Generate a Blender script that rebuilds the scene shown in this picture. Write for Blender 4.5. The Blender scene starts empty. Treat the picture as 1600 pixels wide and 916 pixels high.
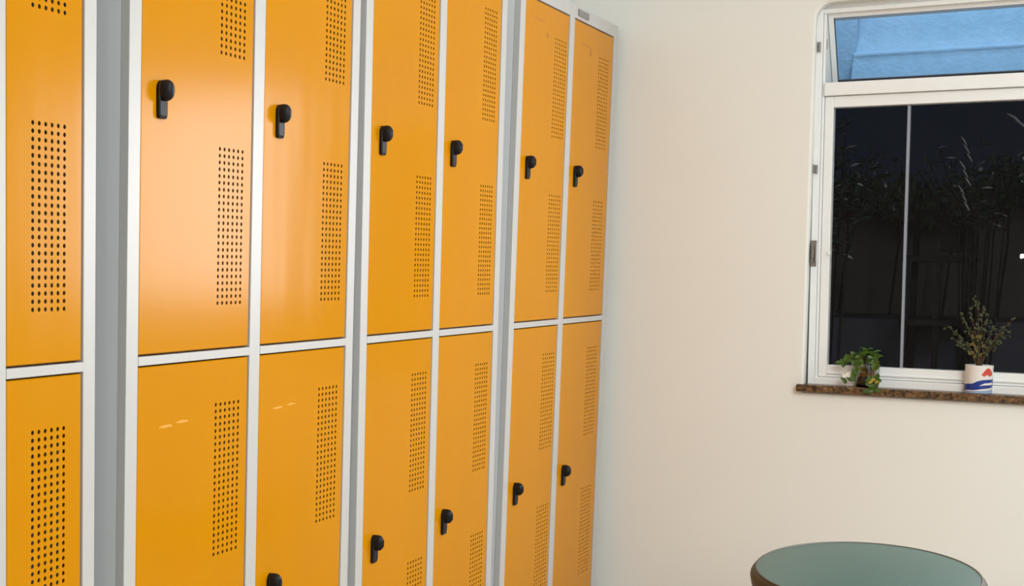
import bpy, bmesh, math, random
from mathutils import Matrix, Vector

# ------------------------------------------------------------------ camera, world, lights, exposure
SC = bpy.context.scene
COL = SC.collection
EYE = 1.25                      # camera height
YB = 4.66                       # inner face of the window wall

cam_data = bpy.data.cameras.new('camera')
cam = bpy.data.objects.new('camera', cam_data); COL.objects.link(cam)
yaw, pitch, roll = (math.radians(a) for a in (-31.1173, -5.1459, 0.7369))
fwd = Vector((math.sin(yaw) * math.cos(pitch), math.cos(yaw) * math.cos(pitch), math.sin(pitch)))
rgt = Vector((math.cos(yaw), -math.sin(yaw), 0))
upv = rgt.cross(fwd)
r2 = math.cos(roll) * rgt + math.sin(roll) * upv
u2 = -math.sin(roll) * rgt + math.cos(roll) * upv
rot = Matrix((r2, u2, -fwd)).transposed().to_4x4()
cam.matrix_world = Matrix.Translation((1.395, 0, EYE)) @ rot
cam_data.sensor_width = 36
cam_data.lens = 48.13
cam_data.shift_x = 0.25
cam_data.shift_y = 0.089
cam_data.clip_start = 0.02
SC.camera = cam

world = bpy.data.worlds.new('night_sky'); SC.world = world
world.use_nodes = True
world.node_tree.nodes['Background'].inputs[0].default_value = (0.05, 0.08, 0.14, 1)
world.node_tree.nodes['Background'].inputs[1].default_value = 0.10

SC.view_settings.view_transform = 'Standard'
SC.view_settings.look = 'None'
SC.view_settings.gamma = 1
SC.view_settings.use_curve_mapping = False
SC.view_settings.exposure = -0.2


def area(name, loc, aim, sx, sy, power, color):
    l = bpy.data.lights.new(name, 'AREA'); l.shape = 'RECTANGLE'; l.size = sx; l.size_y = sy
    l.energy = power; l.color = color
    o = bpy.data.objects.new(name, l); COL.objects.link(o)
    o.location = loc
    o.rotation_euler = (Vector(aim) - Vector(loc)).to_track_quat('-Z', 'Y').to_euler()
    return o


def point(name, loc, power, color, radius):
    l = bpy.data.lights.new(name, 'POINT'); l.energy = power; l.color = color; l.shadow_soft_size = radius
    o = bpy.data.objects.new(name, l); COL.objects.link(o); o.location = loc
    return o


area('ceiling_light', (2.3, 2.0, 2.74), (2.1, 2.4, 0), 1.3, 2.2, 116, (0.93, 0.98, 1.0))
area('fill_light', (2.4, -0.2, 2.1), (0.3, 2.4, 1.5), 1.6, 1.4, 22, (0.93, 0.98, 1.0))  # fill added from the camera side, no lamp stands there
area('sheen_light', (1.79, 4.54, 1.50), (1.25, 0.5, 1.46), 0.97, 0.80, 46, (0.95, 0.95, 1.0))  # unseen light without a fixture, added to make the sheen on the doors
point('camera_flash', (1.045, -0.3, 1.34), 10, (0.95, 0.98, 1.0), 0.014)
area('awning_fill_light', (1.0, 4.95, 2.75), (1.0, 5.3, 2.0), 1.6, 0.12, 11.5, (0.88, 0.95, 1.0))  # added light that brightens the awning, no fixture modelled
point('yard_fill_light', (2.6, 5.6, 2.3), 14.0, (0.95, 0.97, 1.0), 0.08)  # unseen light added to lift the yard wall behind the rack


# ------------------------------------------------------------------ materials
def srgb(r, g, b):
    f = lambda c: (c / 255 / 12.92) if c / 255 <= 0.04045 else ((c / 255 + 0.055) / 1.055) ** 2.4
    return (f(r), f(g), f(b), 1)


def mat(name, color, rough=0.5, metal=0.0, spec=0.5, noise=0.0, nscale=8.0, stretch=(1, 1, 1), bump=0.0, bscale=60.0, trans=0.0, ior=1.45, coat=0.0):
    m = bpy.data.materials.new(name); m.use_nodes = True
    nt = m.node_tree; b = nt.nodes['Principled BSDF']
    b.inputs['Base Color'].default_value = color
    b.inputs['Roughness'].default_value = rough
    b.inputs['Metallic'].default_value = metal
    b.inputs['Specular IOR Level'].default_value = spec
    b.inputs['IOR'].default_value = ior
    b.inputs['Transmission Weight'].default_value = trans
    b.inputs['Coat Weight'].default_value = coat
    tc = nt.nodes.new('ShaderNodeTexCoord')
    if noise:
        mp = nt.nodes.new('ShaderNodeMapping'); mp.inputs['Scale'].default_value = stretch
        n = nt.nodes.new('ShaderNodeTexNoise'); n.inputs['Scale'].default_value = nscale; n.inputs['Detail'].default_value = 4
        nt.links.new(tc.outputs['Object'], mp.inputs[0]); nt.links.new(mp.outputs[0], n.inputs['Vector'])
        mx = nt.nodes.new('ShaderNodeMix'); mx.data_type = 'RGBA'
        mx.inputs['A'].default_value = tuple(c * (1 - noise) for c in color[:3]) + (1,)
        mx.inputs['B'].default_value = tuple(min(1, c * (1 + noise)) for c in color[:3]) + (1,)
        nt.links.new(n.outputs['Fac'], mx.inputs['Factor'])
        nt.links.new(mx.outputs['Result'], b.inputs['Base Color'])
    if bump:
        n2 = nt.nodes.new('ShaderNodeTexNoise'); n2.inputs['Scale'].default_value = bscale; n2.inputs['Detail'].default_value = 3
        nt.links.new(tc.outputs['Object'], n2.inputs['Vector'])
        bp = nt.nodes.new('ShaderNodeBump'); bp.inputs['Strength'].default_value = bump; bp.inputs['Distance'].default_value = 0.004
        nt.links.new(n2.outputs['Fac'], bp.inputs['Height']); nt.links.new(bp.outputs[0], b.inputs['Normal'])
    return m


M_ORANGE = mat('orange_locker_paint', (0.560, 0.225, 0.0003, 1), 0.20, noise=0.04, nscale=2.2, stretch=(1, 3, 0.6), spec=0.10)
def streaks(m):
    nt = m.node_tree; b = nt.nodes['Principled BSDF']
    tc = nt.nodes.new('ShaderNodeTexCoord'); mp = nt.nodes.new('ShaderNodeMapping'); mp.inputs['Scale'].default_value = (1, 2.4, 0.4)
    n = nt.nodes.new('ShaderNodeTexNoise'); n.inputs['Scale'].default_value = 4.5; n.inputs['Detail'].default_value = 1
    nt.links.new(tc.outputs['Object'], mp.inputs[0]); nt.links.new(mp.outputs[0], n.inputs['Vector'])
    bp = nt.nodes.new('ShaderNodeBump'); bp.inputs['Strength'].default_value = 0.30; bp.inputs['Distance'].default_value = 0.004
    nt.links.new(n.outputs['Fac'], bp.inputs['Height']); nt.links.new(bp.outputs[0], b.inputs['Normal'])


streaks(M_ORANGE)
M_SCUFF = mat('worn_orange_paint', (0.70, 0.32, 0.025, 1), 0.5)
M_RESIDUE = mat('glue_residue', (0.44, 0.17, 0.004, 1), 0.45)
M_WHITE = mat('white_locker_paint', (0.49, 0.488, 0.475, 1), 0.38)
M_CASE = mat('shade_lifted_case_paint', (0.66, 0.685, 0.70, 1), 0.4)  # locker white made lighter in colour to lift the shaded side panels
M_PLATE = mat('grey_plate', srgb(128, 128, 124), 0.4)
M_BLACK = mat('black_plastic', (0.006, 0.0055, 0.007, 1), 0.45, spec=0.3)
M_WALL = mat('cream_wall_paint', (0.84, 0.845, 0.805, 1), 0.8, noise=0.02, nscale=3, bump=0.06, bscale=90)
M_DARKWALL = mat('brown_wall_panel', (0.20, 0.16, 0.12, 1), 0.7, noise=0.1, nscale=3)
M_CEIL = mat('ceiling_paint', (0.85, 0.84, 0.80, 1), 0.9)
M_FLOOR = mat('beige_floor_tile', (0.50, 0.44, 0.37, 1), 0.4, noise=0.06, nscale=6)
M_ALU = mat('white_aluminium', (0.88, 0.90, 0.90, 1), 0.32, noise=0.03, nscale=12, stretch=(1, 1, 0.2))
M_ALU2 = mat('grey_aluminium', (0.30, 0.33, 0.40, 1), 0.4, metal=0.2)
M_STEEL = mat('steel', (0.30, 0.29, 0.27, 1), 0.35, metal=0.8)
M_RUBBER = mat('dark_gasket', (0.02, 0.02, 0.03, 1), 0.6)
M_GLASS = mat('window_glass', (1, 1, 1, 1), 0.0, trans=1.0, ior=1.30)
M_JAR = mat('jar_glass', (0.93, 0.98, 0.94, 1), 0.03, trans=1.0, ior=1.35)
M_BOARD = mat('blue_canvas', srgb(128, 172, 208), 0.85, noise=0.14, nscale=22, bump=0.7, bscale=60)
M_YARD = mat('dark_yard_wall', (0.15, 0.135, 0.125, 1), 0.9, noise=0.2, nscale=1.5)
M_YFLOOR = mat('yard_paving', (0.10, 0.11, 0.15, 1), 0.8, noise=0.2, nscale=2)
M_RACK = mat('black_iron', (0.010, 0.010, 0.014, 1), 0.6)
M_LEAF = mat('green_leaf', (0.050, 0.105, 0.008, 1), 0.35, noise=0.35, nscale=30)
M_LEAF2 = mat('olive_leaf', (0.036, 0.044, 0.012, 1), 0.6, noise=0.4, nscale=40)
M_LEAF3 = mat('dark_glossy_leaf', (0.05, 0.085, 0.06, 1), 0.15, noise=0.3, nscale=20)
M_LEAFY = mat('yellow_leaf', (0.55, 0.42, 0.05, 1), 0.5)
M_STEM = mat('brown_stem', (0.085, 0.045, 0.018, 1), 0.7)
M_SOIL = mat('dark_soil', (0.035, 0.022, 0.014, 1), 0.95, bump=0.8, bscale=200)
M_CLAY = mat('orange_clay', (0.30, 0.105, 0.02, 1), 0.6, noise=0.2, nscale=30)
M_PETAL = mat('white_petal', (0.85, 0.82, 0.72, 1), 0.5)
M_MUG = mat('white_enamel', (0.82, 0.80, 0.77, 1), 0.25)
M_BLUE = mat('blue_print', (0.012, 0.04, 0.26, 1), 0.3)
M_LBLUE = mat('pale_blue_print', (0.32, 0.42, 0.62, 1), 0.3)
M_RED = mat('red_print', (0.62, 0.075, 0.05, 1), 0.3)
M_VINYL = mat('teal_vinyl', (0.036, 0.096, 0.081, 1), 0.34, noise=0.05, nscale=10, bump=0.15, bscale=250, spec=0.55)
M_PIPING = mat('dark_piping', (0.07, 0.065, 0.045, 1), 0.5)
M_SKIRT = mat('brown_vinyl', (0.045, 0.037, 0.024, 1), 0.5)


def granite():
    m = mat('brown_granite', (0.16, 0.085, 0.035, 1), 0.35)
    nt = m.node_tree; b = nt.nodes['Principled BSDF']
    tc = nt.nodes.new('ShaderNodeTexCoord')
    v = nt.nodes.new('ShaderNodeTexVoronoi'); v.inputs['Scale'].default_value = 130
    nt.links.new(tc.outputs['Object'], v.inputs['Vector'])
    n = nt.nodes.new('ShaderNodeTexNoise'); n.inputs['Scale'].default_value = 45; n.inputs['Detail'].default_value = 5
    nt.links.new(tc.outputs['Object'], n.inputs['Vector'])
    ad = nt.nodes.new('ShaderNodeMath'); ad.operation = 'MULTIPLY'
    nt.links.new(v.outputs['Color'], ad.inputs[0]); nt.links.new(n.outputs['Fac'], ad.inputs[1])
    r = nt.nodes.new('ShaderNodeValToRGB')
    e = r.color_ramp.elements
    e[0].position = 0.08; e[0].color = (0.035, 0.02, 0.012, 1)
    e[1].position = 0.6; e[1].color = (0.25, 0.14, 0.06, 1)
    x = e.new(0.28); x.color = (0.14, 0.072, 0.026, 1)
    nt.links.new(ad.outputs[0], r.inputs[0]); nt.links.new(r.outputs[0], b.inputs['Base Color'])
    return m


M_GRANITE = granite()


# ------------------------------------------------------------------ helpers
def link(name, bm, material, parent=None, loc=(0, 0, 0), smooth=False, bevel=0.0):
    me = bpy.data.meshes.new(name)
    bmesh.ops.recalc_face_normals(bm, faces=bm.faces)
    bm.to_mesh(me); bm.free()
    if material: me.materials.append(material)
    if smooth:
        for p in me.polygons: p.use_smooth = True
    o = bpy.data.objects.new(name, me); COL.objects.link(o)
    o.location = loc
    if parent: o.parent = parent
    if bevel:
        md = o.modifiers.new('bevel', 'BEVEL'); md.width = bevel; md.segments = 2; md.limit_method = 'ANGLE'
        md.angle_limit = math.radians(40)
    return o


def thing(name, label, cat, loc=(0, 0, 0), group=None):
    o = bpy.data.objects.new(name, None); COL.objects.link(o); o.location = loc
    o.empty_display_size = 0.1
    o['label'] = label; o['category'] = cat
    if group: o['group'] = group
    return o


def tag(o, label, cat, group=None):
    o['label'] = label; o['category'] = cat
    if group: o['group'] = group
    return o


def structure(o):
    o['kind'] = 'structure'
    return o


def box(bm, x0, x1, y0, y1, z0, z1, f=None):
    vs = [(x, y, z) for x in (x0, x1) for y in (y0, y1) for z in (z0, z1)]
    if f: vs = [f(*v) for v in vs]
    v = [bm.verts.new(c) for c in vs]
    for q in ((0, 1, 3, 2), (4, 6, 7, 5), (0, 4, 5, 1), (2, 3, 7, 6), (0, 2, 6, 4), (1, 5, 7, 3)):
        bm.faces.new([v[i] for i in q])
    return v


def lathe(bm, prof, seg=48, cx=0, cy=0, a0=0.0, a1=math.tau, cap=True):
    full = abs(a1 - a0 - math.tau) < 1e-6
    rings = []
    n = seg if full else seg + 1
    for r, z in prof:
        if r < 1e-6:
            rings.append([bm.verts.new((cx, cy, z))]); continue
        rings.append([bm.verts.new((cx + r * math.cos(a0 + (a1 - a0) * i / seg), cy + r * math.sin(a0 + (a1 - a0) * i / seg), z)) for i in range(n)])
    for A, B in zip(rings, rings[1:]):
        for i in range(seg):
            j = (i + 1) % n
            if len(A) == 1 and len(B) == 1: continue
            if len(A) == 1: bm.faces.new((A[0], B[j], B[i]))
            elif len(B) == 1: bm.faces.new((A[i], A[j], B[0]))
            else: bm.faces.new((A[i], A[j], B[j], B[i]))


def tube(bm, pts, r0, r1=None, seg=8):
    r1 = r0 if r1 is None else r1
    rings = []
    P = [Vector(p) for p in pts]
    for i, p in enumerate(P):
        d = (P[min(i + 1, len(P) - 1)] - P[max(i - 1, 0)]).normalized()
        a = d.orthogonal().normalized(); b = d.cross(a)
        if rings:
            pa = prev_a - d * prev_a.dot(d)
            if pa.length > 1e-6: a = pa.normalized(); b = d.cross(a)
        prev_a = a
        r = r0 + (r1 - r0) * i / max(1, len(P) - 1)
        rings.append([bm.verts.new(p + r * (math.cos(math.tau * k / seg) * a + math.sin(math.tau * k / seg) * b)) for k in range(seg)])
    for A, B in zip(rings, rings[1:]):
        for k in range(seg):
            bm.faces.new((A[k], A[(k + 1) % seg], B[(k + 1) % seg], B[k]))
    bm.faces.new(rings[0][::-1]); bm.faces.new(rings[-1])


def leaf(bm, base, direction, normal, length, width, curl=0.15):
    d = Vector(direction).normalized(); n = Vector(normal)
    n = (n - d * n.dot(d))
    n = n.normalized() if n.length > 1e-4 else d.orthogonal().normalized()
    s = d.cross(n)
    b = Vector(base)
    prof = [(0.0, 0.08), (0.22, 0.75), (0.5, 1.0), (0.78, 0.62), (1.0, 0.0)]
    rows = []
    for t, w in prof:
        c = b + d * (length * t) - n * (curl * length * t * t)
        if w == 0: rows.append([bm.verts.new(c)])
        else:
            rows.append([bm.verts.new(c + s * width * w / 2 + n * width * 0.12), bm.verts.new(c), bm.verts.new(c - s * width * w / 2 + n * width * 0.12)])
    for A, B in zip(rows, rows[1:]):
        if len(B) == 1:
            bm.faces.new((A[0], A[1], B[0])); bm.faces.new((A[1], A[2], B[0]))
        else:
            bm.faces.new((A[0], A[1], B[1], B[0])); bm.faces.new((A[1], A[2], B[2], B[1]))


# ------------------------------------------------------------------ room shell
XA, XR, Y0, H = -0.44, 3.4, -1.6, 2.8
bm = bmesh.new(); box(bm, XA - 0.1, XR + 0.1, Y0 - 0.1, YB + 0.2, -0.1, 0); structure(link('floor', bm, M_FLOOR))
bm = bmesh.new(); box(bm, XA - 0.1, XR + 0.1, Y0 - 0.1, YB + 0.2, H, H + 0.1); structure(link('ceiling', bm, M_CEIL))
bm = bmesh.new(); box(bm, XA - 0.1, XA, Y0 - 0.1, YB + 0.2, 0, H); structure(link('wall_left', bm, M_WALL))
bm = bmesh.new(); box(bm, XR, XR + 0.1, Y0 - 0.1, YB + 0.2, 0, H); structure(link('wall_right', bm, M_WALL))
bm = bmesh.new(); box(bm, XA, XR, Y0 - 0.1, Y0, 0, H); structure(link('wall_back', bm, M_DARKWALL))

# window wall with its opening (left jamb slightly out of plumb, rounded plaster edge)
WX0, WX1, WZ0, WZ1 = 0.630, 1.98, 0.855, 2.080


def wall_front():
    bm = bmesh.new()
    def jl(z): return WX0 - 0.0125 * (z - EYE)
    outer = [(XA, 0), (XR, 0), (XR, H), (XA, H)]
    rad = 0.006
    for y in (YB, YB + 0.2):
        pass
    ring = [(jl(WZ0), WZ0), (WX1, WZ0), (WX1, WZ1)]
    cr = 0.05
    for k in range(6):
        a = math.pi / 2 + math.pi / 2 * k / 5
        ring.append((jl(WZ1) + cr + cr * math.cos(a), WZ1 - cr + cr * math.sin(a)))
    layers = []
    for y, g in ((YB, rad), (YB + 0.004, rad * 0.35), (YB + rad, 0.0), (YB + 0.2, 0.0)):
        L = []
        for x, z in ring:
            dx = -g if x < 1 else g
            dz = -g if z < 1 else g
            L.append(bm.verts.new((x + dx, y, z + dz)))
        layers.append(L)
    n = len(ring)
    for A, B in zip(layers, layers[1:]):
        for i in range(n):
            bm.faces.new((A[i], A[(i + 1) % n], B[(i + 1) % n], B[i]))
    for y, L in ((YB, layers[0]), (YB + 0.2, layers[-1])):
        o = [bm.verts.new((x, y, z)) for x, z in outer]
        bm.faces.new((o[0], o[1], L[1], L[0]))
        bm.faces.new((o[1], o[2], L[2], L[1]))
        bm.faces.new((o[2], o[3]) + tuple(L[k] for k in range(5, 1, -1)))
        bm.faces.new((o[3], o[0], L[0]) + tuple(L[k] for k in range(n - 1, 4, -1)))
    return bm


structure(link('wall_front', wall_front(), M_WALL))

# ------------------------------------------------------------------ lockers
ZT, ZTOP = 2.010, 2.050            # top of the upper doors, top of the cabinet
ZR1, ZR0 = 1.0815, 1.0655          # middle rail
ZB, ZBOT = 0.132, 0.095            # bottom of the lower doors, bottom of the cabinet
UP = (ZR1 + 0.003, ZT - 0.003)
LO = (ZB + 0.003, ZR0 - 0.003)
PIV = 1.17


def perforated_door(y0, y1, z0, z1, grilles, lean, gy0, gy1, th=0.0015, hole=0.0038):
    """front sheet with real holes, folded edges; the sheet's face is x = 0"""
    bm = bmesh.new()
    S = lambda x, y, z: bm.verts.new((x, y + lean * (z - PIV), z))
    def quad(a, b, c, d, x=0.0):
        bm.faces.new((S(x, a, c), S(x, b, c), S(x, b, d), S(x, a, d)))
    ch = 0.0018
    ya, yb, za, zb = y0 + ch, y1 - ch, z0 + ch, z1 - ch
    quad(ya, gy0, za, zb); quad(gy1, yb, za, zb)
    zs = [za]
    for g in grilles: zs += [g[0], g[1]]
    zs.append(zb)
    for i in range(0, len(zs), 2): quad(gy0, gy1, zs[i], zs[i + 1])
    COLS, ROWS = 6, 24
    for g in grilles:
        cw = (gy1 - gy0) / COLS; chh = (g[1] - g[0]) / ROWS
        for r in range(ROWS):
            for c in range(COLS):
                cy = gy0 + (c + .5) * cw; cz = g[0] + (r + .5) * chh
                out = [(cw / 2, 0), (cw / 2, chh / 2), (0, chh / 2), (-cw / 2, chh / 2), (-cw / 2, 0), (-cw / 2, -chh / 2), (0, -chh / 2), (cw / 2, -chh / 2)]
                O = [S(0, cy + a, cz + b) for a, b in out]
                I = [S(0, cy + hole * math.cos(k * math.pi / 4), cz + hole * math.sin(k * math.pi / 4)) for k in range(8)]
                J = [S(-th, cy + hole * math.cos(k * math.pi / 4), cz + hole * math.sin(k * math.pi / 4)) for k in range(8)]
                for k in range(8):
                    m = (k + 1) % 8
                    bm.faces.new((O[k], O[m], I[m], I[k])); bm.faces.new((I[k], I[m], J[m], J[k]))
    # folded rim
    rim = [(ya, za), (yb, za), (yb, zb), (ya, zb)]
    rim1 = [(y0, z0), (y1, z0), (y1, z1), (y0, z1)]
    for k in range(4):
        m = (k + 1) % 4
        a, b, c, d = S(0, *rim[k]), S(0, *rim[m]), S(-ch, *rim1[m]), S(-ch, *rim1[k])
        bm.faces.new((a, b, c, d))
        e, f = S(-0.016, *rim1[m]), S(-0.016, *rim1[k])
        bm.faces.new((d, c, e, f))
    bmesh.ops.remove_doubles(bm, verts=bm.verts, dist=1e-5)
    return bm


def latch_mesh():
    """black turn latch: flat escutcheon with a tail, and a barrel standing out at its top"""
    bm = bmesh.new()
    out = []
    w = 0.0125
    for k in range(9):
        a = math.pi * k / 8
        out.append((w * math.cos(a) * 1.05, 0.016 + 0.016 * math.sin(a)))
    out += [(-w, -0.030), (-w + 0.003, -0.034), (w - 0.003, -0.034), (w, -0.030)]
    lay = []
    for x, s in ((0, 1), (0.006, 1), (0.008, 0.86)):
        lay.append([bm.verts.new((x, y * s, z * s)) for y, z in out])
    n = len(out)
    for A, B in zip(lay, lay[1:]):
        for i in range(n): bm.faces.new((A[i], A[(i + 1) % n], B[(i + 1) % n], B[i]))
    bm.faces.new(lay[0][::-1]); bm.faces.new(lay[-1])
    rings = []
    for x, s in ((0.006, 1.0), (0.015, 1.0), (0.0195, 0.93), (0.0235, 0.76), (0.0262, 0.48), (0.0268, 0.2)):
        rings.append([bm.verts.new((x, 0.0125 * s * math.cos(math.tau * k / 24), 0.014 + 0.0185 * s * math.sin(math.tau * k / 24))) for k in range(24)])
    for A, B in zip(rings, rings[1:]):
        for k in range(24): bm.faces.new((A[k], A[(k + 1) % 24], B[(k + 1) % 24], B[k]))
    bm.faces.new(rings[-1])
    box(bm, 0.022, 0.0275, -0.003, 0.003, 0.006, 0.022)      # turning grip on the barrel
    bmesh.ops.recalc_face_normals(bm, faces=bm.faces)
    me = bpy.data.meshes.new('latch'); bm.to_mesh(me); bm.free(); me.materials.append(M_BLACK)
    return me


LATCH = latch_mesh()


def slab_patch(bm, pts, lean, t=0.0004):
    A = [bm.verts.new((0.0, y + lean * (z - PIV), z)) for y, z in pts]
    B = [bm.verts.new((t, y + lean * (z - PIV), z)) for y, z in pts]
    n = len(pts)
    bm.faces.new(B); bm.faces.new(A[::-1])
    for i in range(n): bm.faces.new((A[i], A[(i + 1) % n], B[(i + 1) % n], B[i]))


def locker(label, fl, fr, doors, lean, latch_off, grille, locks=True, extra=None):
    """fl..fr outer frame, doors = [(y0, y1), ...] column openings"""
    root = thing('locker', label, 'locker', (0, fl, 0), 'yellow metal lockers in a row')
    off = fl
    Lf = lambda x, y, z: (x, y - off + lean * (z - PIV), z)
    D = -0.40
    t = 0.003
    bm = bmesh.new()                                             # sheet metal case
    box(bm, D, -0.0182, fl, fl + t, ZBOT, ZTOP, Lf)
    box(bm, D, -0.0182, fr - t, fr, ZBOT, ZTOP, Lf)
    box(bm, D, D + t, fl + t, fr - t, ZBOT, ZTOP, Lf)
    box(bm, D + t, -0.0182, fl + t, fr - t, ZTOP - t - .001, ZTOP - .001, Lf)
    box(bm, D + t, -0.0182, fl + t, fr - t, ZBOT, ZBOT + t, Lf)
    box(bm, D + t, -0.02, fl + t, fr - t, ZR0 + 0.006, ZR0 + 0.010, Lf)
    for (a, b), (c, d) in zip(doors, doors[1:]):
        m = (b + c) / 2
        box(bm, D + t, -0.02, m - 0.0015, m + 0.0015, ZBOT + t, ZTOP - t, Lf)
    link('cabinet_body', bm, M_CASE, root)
    bm = bmesh.new()                                             # face frame
    edges = [fl] + [v for d in doors for v in d] + [fr]
    for i in range(0, len(edges), 2):
        box(bm, -0.018, 0.0, edges[i], edges[i + 1], ZBOT, ZTOP, Lf)
    for a, b in doors:
        box(bm, -0.018, 0.0, a, b, ZT, ZTOP, Lf)
        box(bm, -0.018, 0.0, a, b, ZBOT, ZB, Lf)
        box(bm, -0.018, 0.0008, a, b, ZR0, ZR1, Lf)
    link('face_frame', bm, M_WHITE, root, bevel=0.0012)
    for fy in (fl + 0.02, fr - 0.07):                             # feet
        for fx in (-0.06, D + 0.02):
            bm = bmesh.new()
            ly = lambda x, y, z: (x, y - off + lean * (ZBOT - PIV), z)
            box(bm, fx, fx + 0.04, fy, fy + 0.05, 0.0, ZBOT, ly)
            link('foot', bm, M_WHITE, root)
    g = 0.0028
    for i, (a, b) in enumerate(doors):
        for tier, (z0, z1) in (('upper', UP), ('lower', LO)):
            gr = [(z0 + 0.079, z0 + 0.379), (z1 - 0.379, z1 - 0.079)]
            bmd = perforated_door(a + g - off, b - g - off, z0, z1, gr, lean, a - off + grille[0], a - off + grille[1])
            d = link('door', bmd, M_ORANGE, root, loc=(-0.002, 0, 0))
            if locks:
                k = bpy.data.objects.new('latch', LATCH); COL.objects.link(k); k.parent = d
                zc = (z0 + z1) / 2 - 0.017
                k.location = (0, a - off + latch_off + lean * (zc - PIV), zc)
                k['label'] = 'black latch'
            if extra:
                for (ci, ti, nm, mt, pts) in extra:
                    if ci == i and ti == tier:
                        e = bmesh.new()
                        slab_patch(e, [(y - off, z) for y, z in pts], lean)
                        link(nm, e, mt, d)
    return root


def smear(y0, z0, y1, h, seed):
    rnd = random.Random(seed)
    top, bot = [], []
    for k in range(9):
        t = k / 8
        y = y0 + (y1 - y0) * t
        env = math.sin(math.pi * min(1, max(0.06, t))) ** 0.6
        top.append((y, z0 + h * env * rnd.uniform(.5, 1)))
        bot.append((y, z0 - h * env * rnd.uniform(.3, .9)))
    return top + bot[::-1]


def strip(y0, z0, y1, z1):
    return [(y0, z0), (y1, z0), (y1, z1), (y0, z1)]


locker('narrow yellow locker cut off by the left photo edge, without any latch in view',
       1.335, 1.796, [(1.350, 1.548), (1.577, 1.7645)], 0.0040, 0.04, (0.056, 0.148), locks=False)
locker('yellow four-door locker with scuff marks, next to the narrow locker with no latches',
       1.882, 2.729, [(1.9165, 2.286), (2.325, 2.695)], 0.0106, 0.060, (0.246, 0.342),
       extra=[(0, 'lower', 'scuff_mark', M_SCUFF, smear(1.985, 0.952, 2.028, 0.0045, 1)),
              (0, 'lower', 'scuff_mark', M_SCUFF, smear(2.038, 0.956, 2.078, 0.004, 2)),
              (1, 'lower', 'scuff_mark', M_SCUFF, smear(2.384, 0.952, 2.425, 0.0035, 3)),
              (1, 'lower', 'scuff_mark', M_SCUFF, smear(2.44, 0.955, 2.478, 0.003, 4))])
locker('yellow four-door locker standing between the scuffed locker and the one with the grey plate',
       2.763, 3.613, [(2.798, 3.167), (3.206, 3.577)], 0.0017, 0.058, (0.249, 0.343))
u4 = locker('yellow four-door locker in the room corner, with a small grey plate on its top rail',
            3.699, 4.618, [(3.738, 4.123), (4.168, 4.577)], 0.0222, 0.060, (0.256, 0.368),
            extra=[(0, 'upper', 'glue_residue', M_RESIDUE, strip(3.82, 1.955, 3.90, 1.958)),
                   (0, 'upper', 'glue_residue', M_RESIDUE, strip(3.925, 1.915, 3.94, 1.93)),
                   (1, 'upper', 'glue_residue', M_RESIDUE, strip(4.24, 1.940, 4.33, 1.9425)),
                   (1, 'upper', 'glue_residue', M_RESIDUE, strip(4.335, 1.915, 4.35, 1.94))])
bm = bmesh.new()
box(bm, 0.0, 0.004, 4.195, 4.295, 2.020, 2.040, lambda x, y, z: (x, y - 3.699 + 0.0222 * (z - PIV), z))
o = link('name_plate', bm, M_PLATE, u4, bevel=0.001); o['label'] = 'small grey plate'

# ------------------------------------------------------------------ window
YF = YB + 0.04
LEAN = -0.022
sh = lambda x, y, z: (x + LEAN * (z - EYE), y, z)
win = bpy.data.objects.new('window_1', None); COL.objects.link(win); win.location = (0, 0, 0); structure(win)
WF0, WF1 = 0.633, 1.955
ZF0, ZF1 = 0.875, 2.065
MID0, MID1, GRV = 1.758, 1.835, 1.793


def wbox(name, boxes, m, bevel=0.002, parent=win):
    bm = bmesh.new()
    for b in boxes: box(bm, *b, sh)
    return link(name, bm, m, parent, bevel=bevel)


# outer frame: two stepped profiles on each side
wbox('outer_frame', [
    (WF0, WF0 + 0.020, YF, YF + 0.15, ZF0, ZF1), (WF0 + 0.0205, WF0 + 0.0285, YF + 0.006, YF + 0.15, ZF0 + 0.02, ZF1 - 0.012),
    (WF1 - 0.022, WF1, YF, YF + 0.15, ZF0, ZF1),
    (WF0 + 0.020, WF1 - 0.022, YF, YF + 0.15, ZF0, ZF0 + 0.026),
    (WF0 + 0.020, WF1 - 0.022, YF, YF + 0.15, ZF1 - 0.014, ZF1),
    (WF0 + 0.0285, WF1 - 0.022, YF - 0.004, YF + 0.07, MID0 + 0.036, MID1)], M_ALU)
wbox('top_track', [(WF0 - 0.01, WF1, YF + 0.012, YF + 0.10, ZF1 + 0.002, ZF1 + 0.03)], M_ALU)
# fixed lower sash
wbox('lower_sash', [
    (WF0 + 0.0295, WF0 + 0.0555, YF + 0.010, YF + 0.055, ZF0 + 0.027, MID0 + 0.035),
    (WF1 - 0.045, WF1 - 0.023, YF + 0.010, YF + 0.055, ZF0 + 0.027, MID0 + 0.035),
    (WF0 + 0.0555, WF1 - 0.045, YF + 0.010, YF + 0.055, MID0, MID0 + 0.035),
    (WF0 + 0.0555, WF1 - 0.045, YF + 0.010, YF + 0.055, ZF0 + 0.027, 0.940),
    (WF0 + 0.0555, WF1 - 0.045, YF + 0.004, YF + 0.010, 0.912, 0.918)], M_ALU)
SX = 0.9035
wbox('glass_pane', [(WF0 + 0.0555, SX, YF + 0.030, YF + 0.034, 0.939, MID0)], M_GLASS, bevel=0)
wbox('glass_pane', [(SX + 0.004, WF1 - 0.045, YF + 0.042, YF + 0.046, 0.939, MID0)], M_GLASS, bevel=0)
wbox('sliding_stile', [(SX - 0.003, SX + 0.005, YF + 0.024, YF + 0.046, 0.939, MID0)], M_ALU2, bevel=0.001)
wbox('handle', [(WF0 + 0.050, WF0 + 0.058, YF + 0.002, YF + 0.014, 1.292, 1.303)], M_ALU, bevel=0.001)
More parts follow.
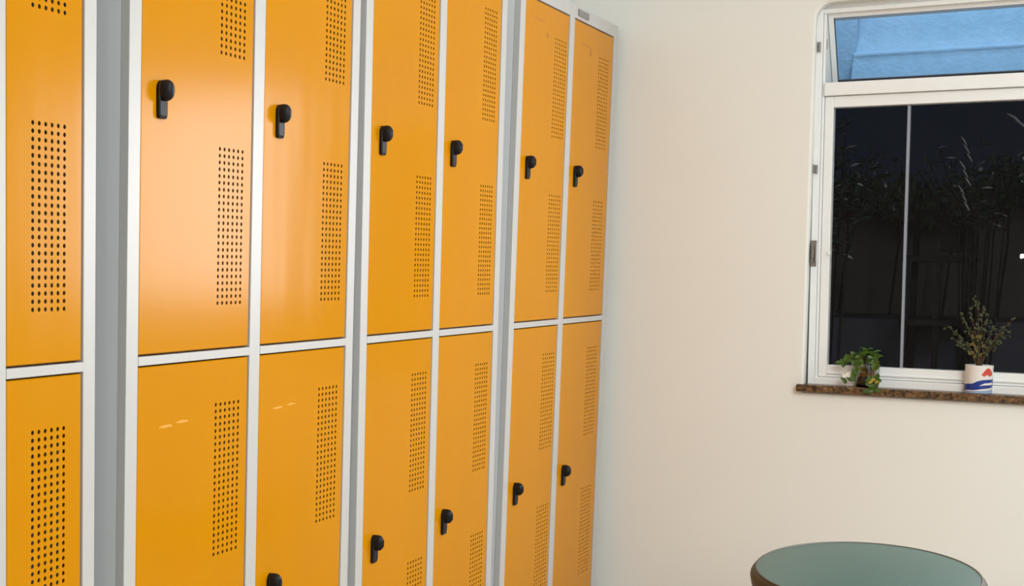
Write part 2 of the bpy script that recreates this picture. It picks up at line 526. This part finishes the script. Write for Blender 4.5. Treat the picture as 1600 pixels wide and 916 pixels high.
# tilted top vent sash: hinged at its head, foot pushed outwards
vent = bpy.data.objects.new('vent_sash', None); COL.objects.link(vent); vent.parent = win
ANG = math.radians(31)
VZ, VY = 2.054, YF + 0.030
VX0, VX1 = WF0 + 0.0300, WF1 - 0.024
VL = 0.240


def vsh(x, y, z):
    # local: y = outwards thickness, z = 0 at the head, negative downwards
    yy = VY + y * math.cos(ANG) - z * math.sin(ANG)
    zz = VZ + z * math.cos(ANG) + y * math.sin(ANG)
    return (x + LEAN * (VZ - EYE) * 1.0 - 0.022 * z, yy, zz)


bm = bmesh.new()
box(bm, VX0, VX1, -0.010, 0.014, -0.011, 0.020, vsh)
box(bm, VX0, VX0 + 0.0155, -0.010, 0.014, -VL, -0.011, vsh)
box(bm, VX1 - 0.016, VX1, -0.010, 0.014, -VL, -0.011, vsh)
box(bm, VX0 + 0.0155, VX1 - 0.016, -0.004, 0.014, -VL, -VL + 0.005, vsh)
link('vent_frame', bm, M_ALU, vent, bevel=0.001)
bm = bmesh.new(); box(bm, VX0 + 0.0155, VX1 - 0.016, 0.000, 0.004, -VL + 0.010, -0.011, vsh); link('vent_pane', bm, M_GLASS, vent)
bm = bmesh.new()
box(bm, VX0 + 0.0155, VX1 - 0.016, -0.002, 0.008, -VL + 0.005, -VL + 0.012, vsh)
box(bm, VX0 + 0.0155, VX0 + 0.0168, -0.002, 0.008, -VL + 0.012, -0.011, vsh)
link('gasket', bm, M_RUBBER, vent)
# hardware on the left stile
for z, hh in ((1.950, 0.016), (1.566, 0.014)):
    bm = bmesh.new()
    box(bm, WF0 - 0.004, WF0 + 0.004, YF - 0.006, YF, z - hh, z + hh, sh)
    box(bm, WF0 + 0.007, WF0 + 0.015, YF - 0.010, YF + 0.004, z - hh * 1.1, z + hh * 0.8, sh)
    link('clip', bm, M_STEEL, win, bevel=0.001)
bm = bmesh.new()
box(bm, WF0 + 0.000, WF0 + 0.018, YF - 0.004, YF, 1.255, 1.338, sh)
box(bm, WF0 + 0.002, WF0 + 0.007, YF - 0.014, YF - 0.004, 1.268, 1.326, sh)
box(bm, WF0 + 0.013, WF0 + 0.018, YF - 0.012, YF - 0.004, 1.270, 1.324, sh)
tube(bm, [sh(WF0 + 0.009, YF - 0.004, 1.265), sh(WF0 + 0.009, YF - 0.016, 1.285), sh(WF0 + 0.009, YF - 0.016, 1.312), sh(WF0 + 0.009, YF - 0.004, 1.33)], 0.003)
link('catch', bm, M_STEEL, win, bevel=0.001)
bm = bmesh.new()
box(bm, VX0 - 0.004, VX0 + 0.001, YF + 0.02, YF + 0.03, 1.945, 1.975, sh)
link('vent_stay', bm, M_STEEL, win, bevel=0.001)

bm = bmesh.new()
box(bm, 0.617, 2.02, YB - 0.022, YB + 0.195, 0.855, 0.878)
sill = structure(link('trim_1', bm, M_GRANITE, bevel=0.003))
ZS = 0.878

# ------------------------------------------------------------------ outside the window
bm = bmesh.new(); box(bm, -3.0, 5.0, YB + 0.2, 8.6, -0.25, -0.15); structure(link('yard_floor', bm, M_YFLOOR))
bm = bmesh.new(); box(bm, -3.0, 5.0, 8.4, 8.6, -0.15, 1.70); structure(link('wall_outside', bm, M_YARD))
bm = bmesh.new(); box(bm, -3.0, 5.0, 7.55, 8.39, -0.15, 1.0); structure(link('wall_garden', bm, M_YFLOOR))

can = thing('blue_awning', 'light blue canvas awning outside, seen through the tilted top pane', 'awning', (0, 5.30, 1.88))
bm = bmesh.new()
rnd = random.Random(5)
NX, prof = 40, [(-0.044, -0.02), (-0.030, 0.03), (-0.012, 0.09), (-0.007, 0.108), (-0.008, 0.113), (-0.010, 0.119), (-0.006, 0.126), (0.002, 0.134), (0.014, 0.2), (0.028, 0.32), (0.05, 0.5), (0.09, 0.8)]
F, B = [], []
for dy, z in prof:
    F.append([bm.verts.new((0.645 + 1.8 * i / NX, dy + 0.002 * math.sin(i * 1.3 + z * 9), z)) for i in range(NX + 1)])
    B.append([bm.verts.new((0.645 + 1.8 * i / NX, dy + 0.006 + 0.002 * math.sin(i * 1.3 + z * 9), z)) for i in range(NX + 1)])
for A, C2 in zip(F, F[1:]):
    for i in range(NX): bm.faces.new((A[i], A[i + 1], C2[i + 1], C2[i]))
for A, C2 in zip(B, B[1:]):
    for i in range(NX): bm.faces.new((A[i], C2[i], C2[i + 1], A[i + 1]))
for A, C2 in ((F[0], B[0]), (F[-1], B[-1])):
    for i in range(NX): bm.faces.new((A[i], A[i + 1], C2[i + 1], C2[i]))
link('canvas', bm, M_BOARD, can, smooth=True)
bm = bmesh.new(); box(bm, 0.30, 0.652, -0.002, 0.008, -0.02, 0.8); link('edge_band', bm, M_BOARD, can, bevel=0.002)
bm = bmesh.new(); tube(bm, [(0.2, 0.06, 0.82), (2.5, 0.06, 0.82)], 0.02); link('support_pole', bm, M_ALU2, can)
for x in (0.35, 2.4):
    bm = bmesh.new(); tube(bm, [(x, 0.06, 0.82), (x, -0.40, 0.86)], 0.015); link('bracket', bm, M_ALU2, can)

# dark iron rack in the yard
rk = thing('iron_rack', 'black iron rack standing in the dark yard beyond the right glass pane', 'rack', (0.78, 7.16, -0.15))
RX, RZ0 = -0.78, 0.15
P = lambda x: x + RX
for x in (0.665, 0.925):
    for y in (0.0, 0.33):
        bm = bmesh.new(); box(bm, P(x) - 0.014, P(x) + 0.014, y, y + 0.028, 0, (1.545 if y else 1.31 if x < 0.7 else 1.52) + RZ0); link('post', bm, M_RACK, rk)
bm = bmesh.new(); box(bm, P(0.80) - 0.013, P(0.80) + 0.013, 0, 0.026, 0.75 + RZ0, 1.31 + RZ0); link('post', bm, M_RACK, rk)
for z in (1.00, 1.30):
    bm = bmesh.new(); box(bm, P(0.64), P(0.945), -0.01, 0.39, z + RZ0 - 0.016, z + RZ0 + 0.016); link('shelf', bm, M_RACK, rk, bevel=0.003)
bm = bmesh.new(); box(bm, P(0.80), P(0.935), 0.03, 0.34, 1.335 + RZ0, 1.47 + RZ0); link('drawer_box', bm, M_RACK, rk, bevel=0.004)
bm = bmesh.new(); box(bm, P(0.77), P(0.945), -0.01, 0.39, 1.475 + RZ0, 1.50 + RZ0); link('shelf', bm, M_RACK, rk, bevel=0.003)
bm = bmesh.new(); box(bm, P(0.66), P(0.82), 0.33, 0.35, 1.51 + RZ0, 1.545 + RZ0); link('back_rail', bm, M_RACK, rk)


def yard_shrub(label, cx, cy, z0, z1, w, n, seed, up):
    """slim dark stems carrying a loose leafy crown between z0 and z1"""
    r = thing('garden_shrub', label, 'shrub', (cx, cy, -0.15))
    rnd = random.Random(seed)
    st, lf, pale = bmesh.new(), bmesh.new(), bmesh.new()
    for k in range(12):
        a = rnd.uniform(0, math.tau); e = rnd.uniform(0.15, 1) * w
        top = Vector((e * math.cos(a), e * math.sin(a) * .5, z1 + .15 - rnd.uniform(0, .3) * (z1 - z0)))
        mid = Vector((top.x * .35, top.y * .35, z0 + .15))
        tube(st, [(0.02 * math.cos(a), 0.02 * math.sin(a), 0), mid, top], 0.006, 0.002, 5)
        for j in range(n):
            b = mid.lerp(top, rnd.uniform(0, 1)) + Vector((rnd.uniform(-.03, .03), rnd.uniform(-.03, .03), 0))
            an = rnd.uniform(0, math.tau)
            d = (math.cos(an), math.sin(an), up + rnd.uniform(-.6, .6))
            leaf(pale if rnd.random() < .07 else lf, b, d, (rnd.uniform(-.4, .4), -.6, 1), rnd.uniform(.03, .06), rnd.uniform(.012, .022))
    link('stem', st, M_RACK, r); link('foliage', lf, M_LEAF3, r, smooth=True)
    o = link('glint_leaves', pale, M_GLINT, r, smooth=True); o['label'] = 'leaves coloured pale as glints'
    return r


M_GLINT = mat('painted_leaf_glint', (0.6, 0.62, 0.6, 1), 0.25)  # pale colour stands in for glints on the leaves
yard_shrub('dim leafy shrub in the dark yard behind the left glass pane', 0.42, 6.6, 1.30, 1.95, 0.30, 34, 11, 0.2)
pl = yard_shrub('dim palm-like shrub in the dark yard behind the right glass pane', 0.99, 6.95, 1.42, 1.80, 0.34, 22, 12, 0.4)
fr = bmesh.new()
rnd = random.Random(4)
for k in range(9):                                               # slanting blades, glints put into their pale colour
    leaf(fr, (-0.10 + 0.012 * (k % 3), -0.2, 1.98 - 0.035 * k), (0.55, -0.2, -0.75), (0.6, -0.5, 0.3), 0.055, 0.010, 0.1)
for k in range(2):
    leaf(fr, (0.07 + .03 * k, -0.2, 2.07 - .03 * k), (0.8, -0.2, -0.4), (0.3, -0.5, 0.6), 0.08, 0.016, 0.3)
o = link('fronds', fr, M_GLINT, pl, smooth=True); o['label'] = 'slanting fronds coloured pale as glints'

hg = thing('garden_hedge', 'dark overgrown hedge in front of the far yard wall, under the night sky', 'hedge', (0.0, 8.28, 1.0))
bm = bmesh.new()
rnd = random.Random(77)
for k in range(2600):
    x = rnd.uniform(-0.4, 1.6); z = abs(rnd.gauss(0, .11)) + 0.54 + 0.05 * math.sin(x * 7)
    an = rnd.uniform(0, math.tau)
    leaf(bm, (x, rnd.uniform(-.16, .02), z), (math.cos(an), -.3, math.sin(an)), (rnd.uniform(-.4, .4), -1, .5), rnd.uniform(.03, .06), rnd.uniform(.015, .028))
link('foliage', bm, M_LEAF3, hg, smooth=True)
for k in range(8):
    x = -.3 + .26 * k
    bm = bmesh.new(); tube(bm, [(x, -.05, 0.0), (x + .03, -.06, .4), (x + .02, -.05, .85)], .008, .003, 5)
    link('stem', bm, M_RACK, hg)

# ------------------------------------------------------------------ plants on the sill
# 1: glass jar with a trailing plant
jx, jy = 0.820, YB + 0.028
jar = thing('jar_plant', 'leafy green plant in a clear glass jar, at the left end of the granite sill', 'potted plant', (jx, jy, ZS))
bm = bmesh.new()
lathe(bm, [(0, 0.0), (0.030, 0.0), (0.034, 0.004), (0.035, 0.012), (0.035, 0.070), (0.031, 0.078), (0.031, 0.092), (0.0335, 0.094), (0.0335, 0.098), (0.029, 0.098), (0.029, 0.078), (0.0325, 0.068), (0.0325, 0.010), (0.030, 0.006), (0, 0.005)], 40)
link('glass_jar', bm, M_JAR, jar, smooth=True)
bm = bmesh.new(); lathe(bm, [(0, 0.0065), (0.029, 0.0065), (0.0315, 0.012), (0.0315, 0.026), (0.02, 0.031), (0, 0.030)], 28); link('soil', bm, M_SOIL, jar, smooth=True)
bm = bmesh.new()
rnd = random.Random(8)
for k in range(26):                                              # clay pellets seen through the glass
    a = rnd.uniform(0, math.tau); rr = rnd.uniform(.004, .024)
    mtx = Matrix.Translation((rr * math.cos(a), rr * math.sin(a) , rnd.uniform(.033, .056))) @ Matrix.Scale(rnd.uniform(.8, 1.2), 4)
    bmesh.ops.create_icosphere(bm, subdivisions=2, radius=0.0062, matrix=mtx)
link('clay_pellets', bm, M_CLAY, jar, smooth=True)
st, lf, yl = bmesh.new(), bmesh.new(), bmesh.new()
rnd = random.Random(21)
for k in range(13):                                              # crown above the jar
    a = rnd.uniform(0, math.tau); e = rnd.uniform(.008, .028)
    top = Vector((e * math.cos(a), e * math.sin(a) * .6 - 0.004, rnd.uniform(.098, .120)))
    tube(st, [(0.3 * top.x, 0.3 * top.y, .03), (top.x * .6, top.y * .6, .08), top], 0.0014, 0.0009, 5)
    for j in range(6):
        an = rnd.uniform(0, math.tau)
        leaf(lf, top + Vector((0, 0, rnd.uniform(-.02, .004))), (math.cos(an), math.sin(an), rnd.uniform(-.4, .6)), (0, -.5, 1), rnd.uniform(.018, .030), rnd.uniform(.012, .019), .3)
# sprig reaching out to the left
pts = [Vector((-0.01, -0.005, .085)), Vector((-.03, -.012, .094)), Vector((-.052, -.014, .090)), Vector((-.068, -.012, .078))]
tube(st, pts, 0.0014, 0.0009, 5)
for p in pts[1:]:
    for j in range(7):
        an = rnd.uniform(0, math.tau)
        leaf(lf, p + Vector((rnd.uniform(-.012, .012), 0, rnd.uniform(-.006, .006))), (math.cos(an), -.4, math.sin(an)), (0, -1, .4), rnd.uniform(.014, .022), rnd.uniform(.010, .015), .2)
# runner hanging in front of the jar and over the sill's edge
runners = [[(-.016, -.030, .098), (-.032, -.040, .075), (-.034, -.040, .045), (-.030, -.044, .016)],
           [(.016, -.030, .098), (.026, -.040, .07), (.020, -.044, .03), (.012, -.052, .008), (.014, -.056, -.014)],
           [(-.012, -.030, .098), (-.026, -.038, .06), (-.052, -.038, .03), (-.066, -.038, .012)],
           [(.024, -.024, .098), (.036, -.034, .06), (.034, -.048, .012), (.028, -.056, -.010)]]
for q, rp in enumerate(runners):
    R_ = [Vector(p) for p in rp]
    tube(st, [Vector((R_[0].x * .5, R_[0].y * .5, .09)), ] + R_, 0.0013, 0.0008, 5)
    for p, p2 in zip(R_, R_[1:]):
        for j in range(6 if q != 2 else 4):
            b = p.lerp(p2, rnd.random())
            an = rnd.uniform(0, math.tau)
            leaf(lf, b, (math.cos(an), -.5, math.sin(an) - .2), (0, -1, .3), rnd.uniform(.013, .021), rnd.uniform(.010, .014), .25)
for b in ((.018, -.052, .026), (.028, -.050, .020), (.010, -.050, .018)):
    leaf(yl, b, (.5, -.5, .1), (0, -1, .5), .018, .012)
link('stem', st, M_STEM, jar); link('foliage', lf, M_LEAF, jar, smooth=True)
o = link('yellowed_leaves', yl, M_LEAFY, jar, smooth=True); o['label'] = 'yellowed leaves'
bm = bmesh.new()
for c in ((-.060, -.040, .034), (-.050, -.040, .040), (-.044, -.040, .036)):
    for k in range(5):
        a = math.tau * k / 5
        leaf(bm, c, (math.cos(a), -.3, math.sin(a)), (0, -1, 0), .010, .007, .1)
o = link('flower', bm, M_PETAL, jar, smooth=True); o['label'] = 'small white flowers'

# 2: little bush in a printed white tin cup
mx, my = 1.131, YB + 0.030
cup = thing('cup_plant', 'twiggy little bush in a white cup with blue and red print on the sill', 'potted plant', (mx, my, ZS))
bm = bmesh.new()
lathe(bm, [(0, 0), (0.036, 0), (0.0378, 0.002), (0.0385, 0.006), (0.0385, 0.080), (0.0392, 0.083), (0.0385, 0.085), (0.0372, 0.084), (0.0370, 0.010), (0, 0.008)], 48)
link('cup', bm, M_MUG, cup, smooth=True)
bm = bmesh.new(); lathe(bm, [(0, .068), (0.0365, .068), (0.0365, .074), (.02, .078), (0, .079)], 28); link('soil', bm, M_SOIL, cup, smooth=True)


def print_patch(name, m, pts, r=0.03875):
    """pts: (across, height); across = arc length from the face turned to the room"""
    bm = bmesh.new()
    face = -math.pi / 2
    # fill as a fan of thin columns between the lower and upper outline
    lo, hi = pts
    n = 26
    def at(L, t):
        for (a, z0), (b, z1) in zip(L, L[1:]):
            if t <= b: return z0 + (z1 - z0) * (t - a) / (b - a)
        return L[-1][1]
    a0, a1 = lo[0][0], lo[-1][0]
    prev = None
    for k in range(n + 1):
        s = a0 + (a1 - a0) * k / n
        ang = face + s / r
        rows = []
        for z in (at(lo, s), at(hi, s)):
            rows.append([bm.verts.new((q * math.cos(ang), q * math.sin(ang), z)) for q in (r - .0004, r)])
        cur = (rows[0][0], rows[0][1], rows[1][1], rows[1][0])
        if prev:
            for i in range(4):
                bm.faces.new((prev[i], cur[i], cur[(i + 1) % 4], prev[(i + 1) % 4]))
        else: bm.faces.new(cur[::-1])
        prev = cur
    bm.faces.new(prev)
    o = link(name, bm, m, cup, smooth=False)
    return o


print_patch('blue_print', M_BLUE, ([(-.058, .004), (-.03, .010), (-.01, .010), (.01, .014), (.058, .020)], [(-.058, .026), (-.034, .028), (-.014, .030), (0, .038), (.014, .042), (.058, .044)]))['label'] = 'dark blue print'
print_patch('pale_print', M_LBLUE, ([(-.058, .0), (.0, .001), (.058, .001)], [(-.058, .004), (-.03, .007), (.012, .009), (.058, .013)]), r=0.0388)['label'] = 'pale blue print'
print_patch('white_stripe', M_MUG, ([(.006, .024), (.02, .026), (.05, .027)], [(.006, .025), (.02, .032), (.05, .034)]), r=0.03905)['label'] = 'white stripe'
print_patch('red_print', M_RED, ([(.010, .056), (.018, .052), (.026, .058), (.034, .052), (.046, .056)], [(.010, .058), (.018, .070), (.026, .078), (.034, .076), (.046, .064)]))['label'] = 'red print'
st, lf, yl = bmesh.new(), bmesh.new(), bmesh.new()
rnd = random.Random(33)
tips = [(-.098, .0, .205), (-.078, -.01, .165), (-.05, .012, .215), (-.036, -.01, .255), (-.018, .01, .285), (.0, -.01, .262), (.016, .012, .238), (.04, -.006, .215), (.064, .0, .208), (.088, -.008, .235), (.078, .01, .19), (.05, -.01, .165), (-.04, -.012, .15), (.028, -.016, .15), (-.062, .01, .24), (-.01, -.014, .20)]
for tx, ty, tz in tips:
    b = Vector((rnd.uniform(-.008, .008), rnd.uniform(-.006, .006), .074))
    m1 = Vector((tx * .25, ty * .3, .074 + (tz - .074) * .42)); m2 = Vector((tx * .62, ty * .7, .074 + (tz - .074) * .74)); t = Vector((tx, ty, tz))
    tube(st, [b, m1, m2, t], 0.0017, 0.0006, 5)
    for p, p2, nn in ((m1, m2, 5), (m2, t, 9)):
        for j in range(nn):
            c = p.lerp(p2, rnd.random()) + Vector((rnd.uniform(-.007, .007), rnd.uniform(-.007, .007), rnd.uniform(-.005, .005)))
            an = rnd.uniform(0, math.tau)
            leaf(lf, c, (math.cos(an), rnd.uniform(-.6, .6), math.sin(an) * .8), (0, -1, .6), rnd.uniform(.009, .015), rnd.uniform(.005, .008), .15)
for k in range(16):
    c = Vector((rnd.uniform(-.03, .004), -.012 + rnd.uniform(-.008, .008), rnd.uniform(.10, .165)))
    an = rnd.uniform(.8, 2.3)
    leaf(yl, c, (math.cos(an), -.2, math.sin(an)), (0, -1, .4), rnd.uniform(.012, .018), .007)
link('stem', st, M_STEM, cup); link('foliage', lf, M_LEAF2, cup, smooth=True)
o = link('yellowed_leaves', yl, mat('olive_yellow_leaf', (0.12, 0.09, 0.012, 1), 0.5), cup, smooth=True); o['label'] = 'yellowish lower leaves'

# ------------------------------------------------------------------ stool
sx, sy = 0.976, 3.60
stool = thing('stool', 'oval padded teal vinyl stool with a brown side band below the window', 'stool', (sx, sy, 0))
SR, SL, SZ, RHO = 0.263, 0.385, 0.494, 0.020           # half width, half length, height of the edge, edge rounding


def oval(bm, prof, seg=96):
    """prof: (inset from the outline, height); inset None = centre point"""
    rings = []
    for q, z in prof:
        if q is None: rings.append([bm.verts.new((0, 0, z))]); continue
        rings.append([bm.verts.new(((SR - q) * math.cos(math.tau * i / seg), (SL - q) * math.sin(math.tau * i / seg), z)) for i in range(seg)])
    for A, B in zip(rings, rings[1:]):
        for i in range(seg):
            j = (i + 1) % seg
            if len(A) == 1: bm.faces.new((A[0], B[j], B[i]))
            elif len(B) == 1: bm.faces.new((A[i], A[j], B[0]))
            else: bm.faces.new((A[i], A[j], B[j], B[i]))


edge = lambda a: (RHO - RHO * math.cos(a), SZ + RHO * math.sin(a))
A1 = math.radians(70)
bm = bmesh.new()
oval(bm, [edge(A1 + (math.pi / 2 - A1) * k / 5) for k in range(6)] + [(.05, SZ + RHO + .0015), (.10, SZ + RHO + .003), (.17, SZ + RHO + .004), (.23, SZ + RHO + .0045), (None, SZ + RHO + .0047)])
link('cushion', bm, M_VINYL, stool, smooth=True)
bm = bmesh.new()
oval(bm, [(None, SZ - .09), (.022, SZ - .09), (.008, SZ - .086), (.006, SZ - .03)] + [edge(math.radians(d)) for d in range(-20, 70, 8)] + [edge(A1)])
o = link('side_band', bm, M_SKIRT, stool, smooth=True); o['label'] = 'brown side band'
bm = bmesh.new()
cq, cz = edge(A1)
oval(bm, [(cq + .003 * math.cos(math.tau * k / 10), cz + .003 * math.sin(math.tau * k / 10)) for k in range(11)])
link('piping', bm, M_PIPING, stool, smooth=True)
for k in range(4):
    a = math.pi / 4 + k * math.pi / 2
    bm = bmesh.new()
    tube(bm, [(.19 * math.cos(a), .28 * math.sin(a), SZ - .088), (.23 * math.cos(a), .33 * math.sin(a), 0.0)], .016, .013, 14)
    link('leg', bm, M_STEEL, stool, smooth=True)
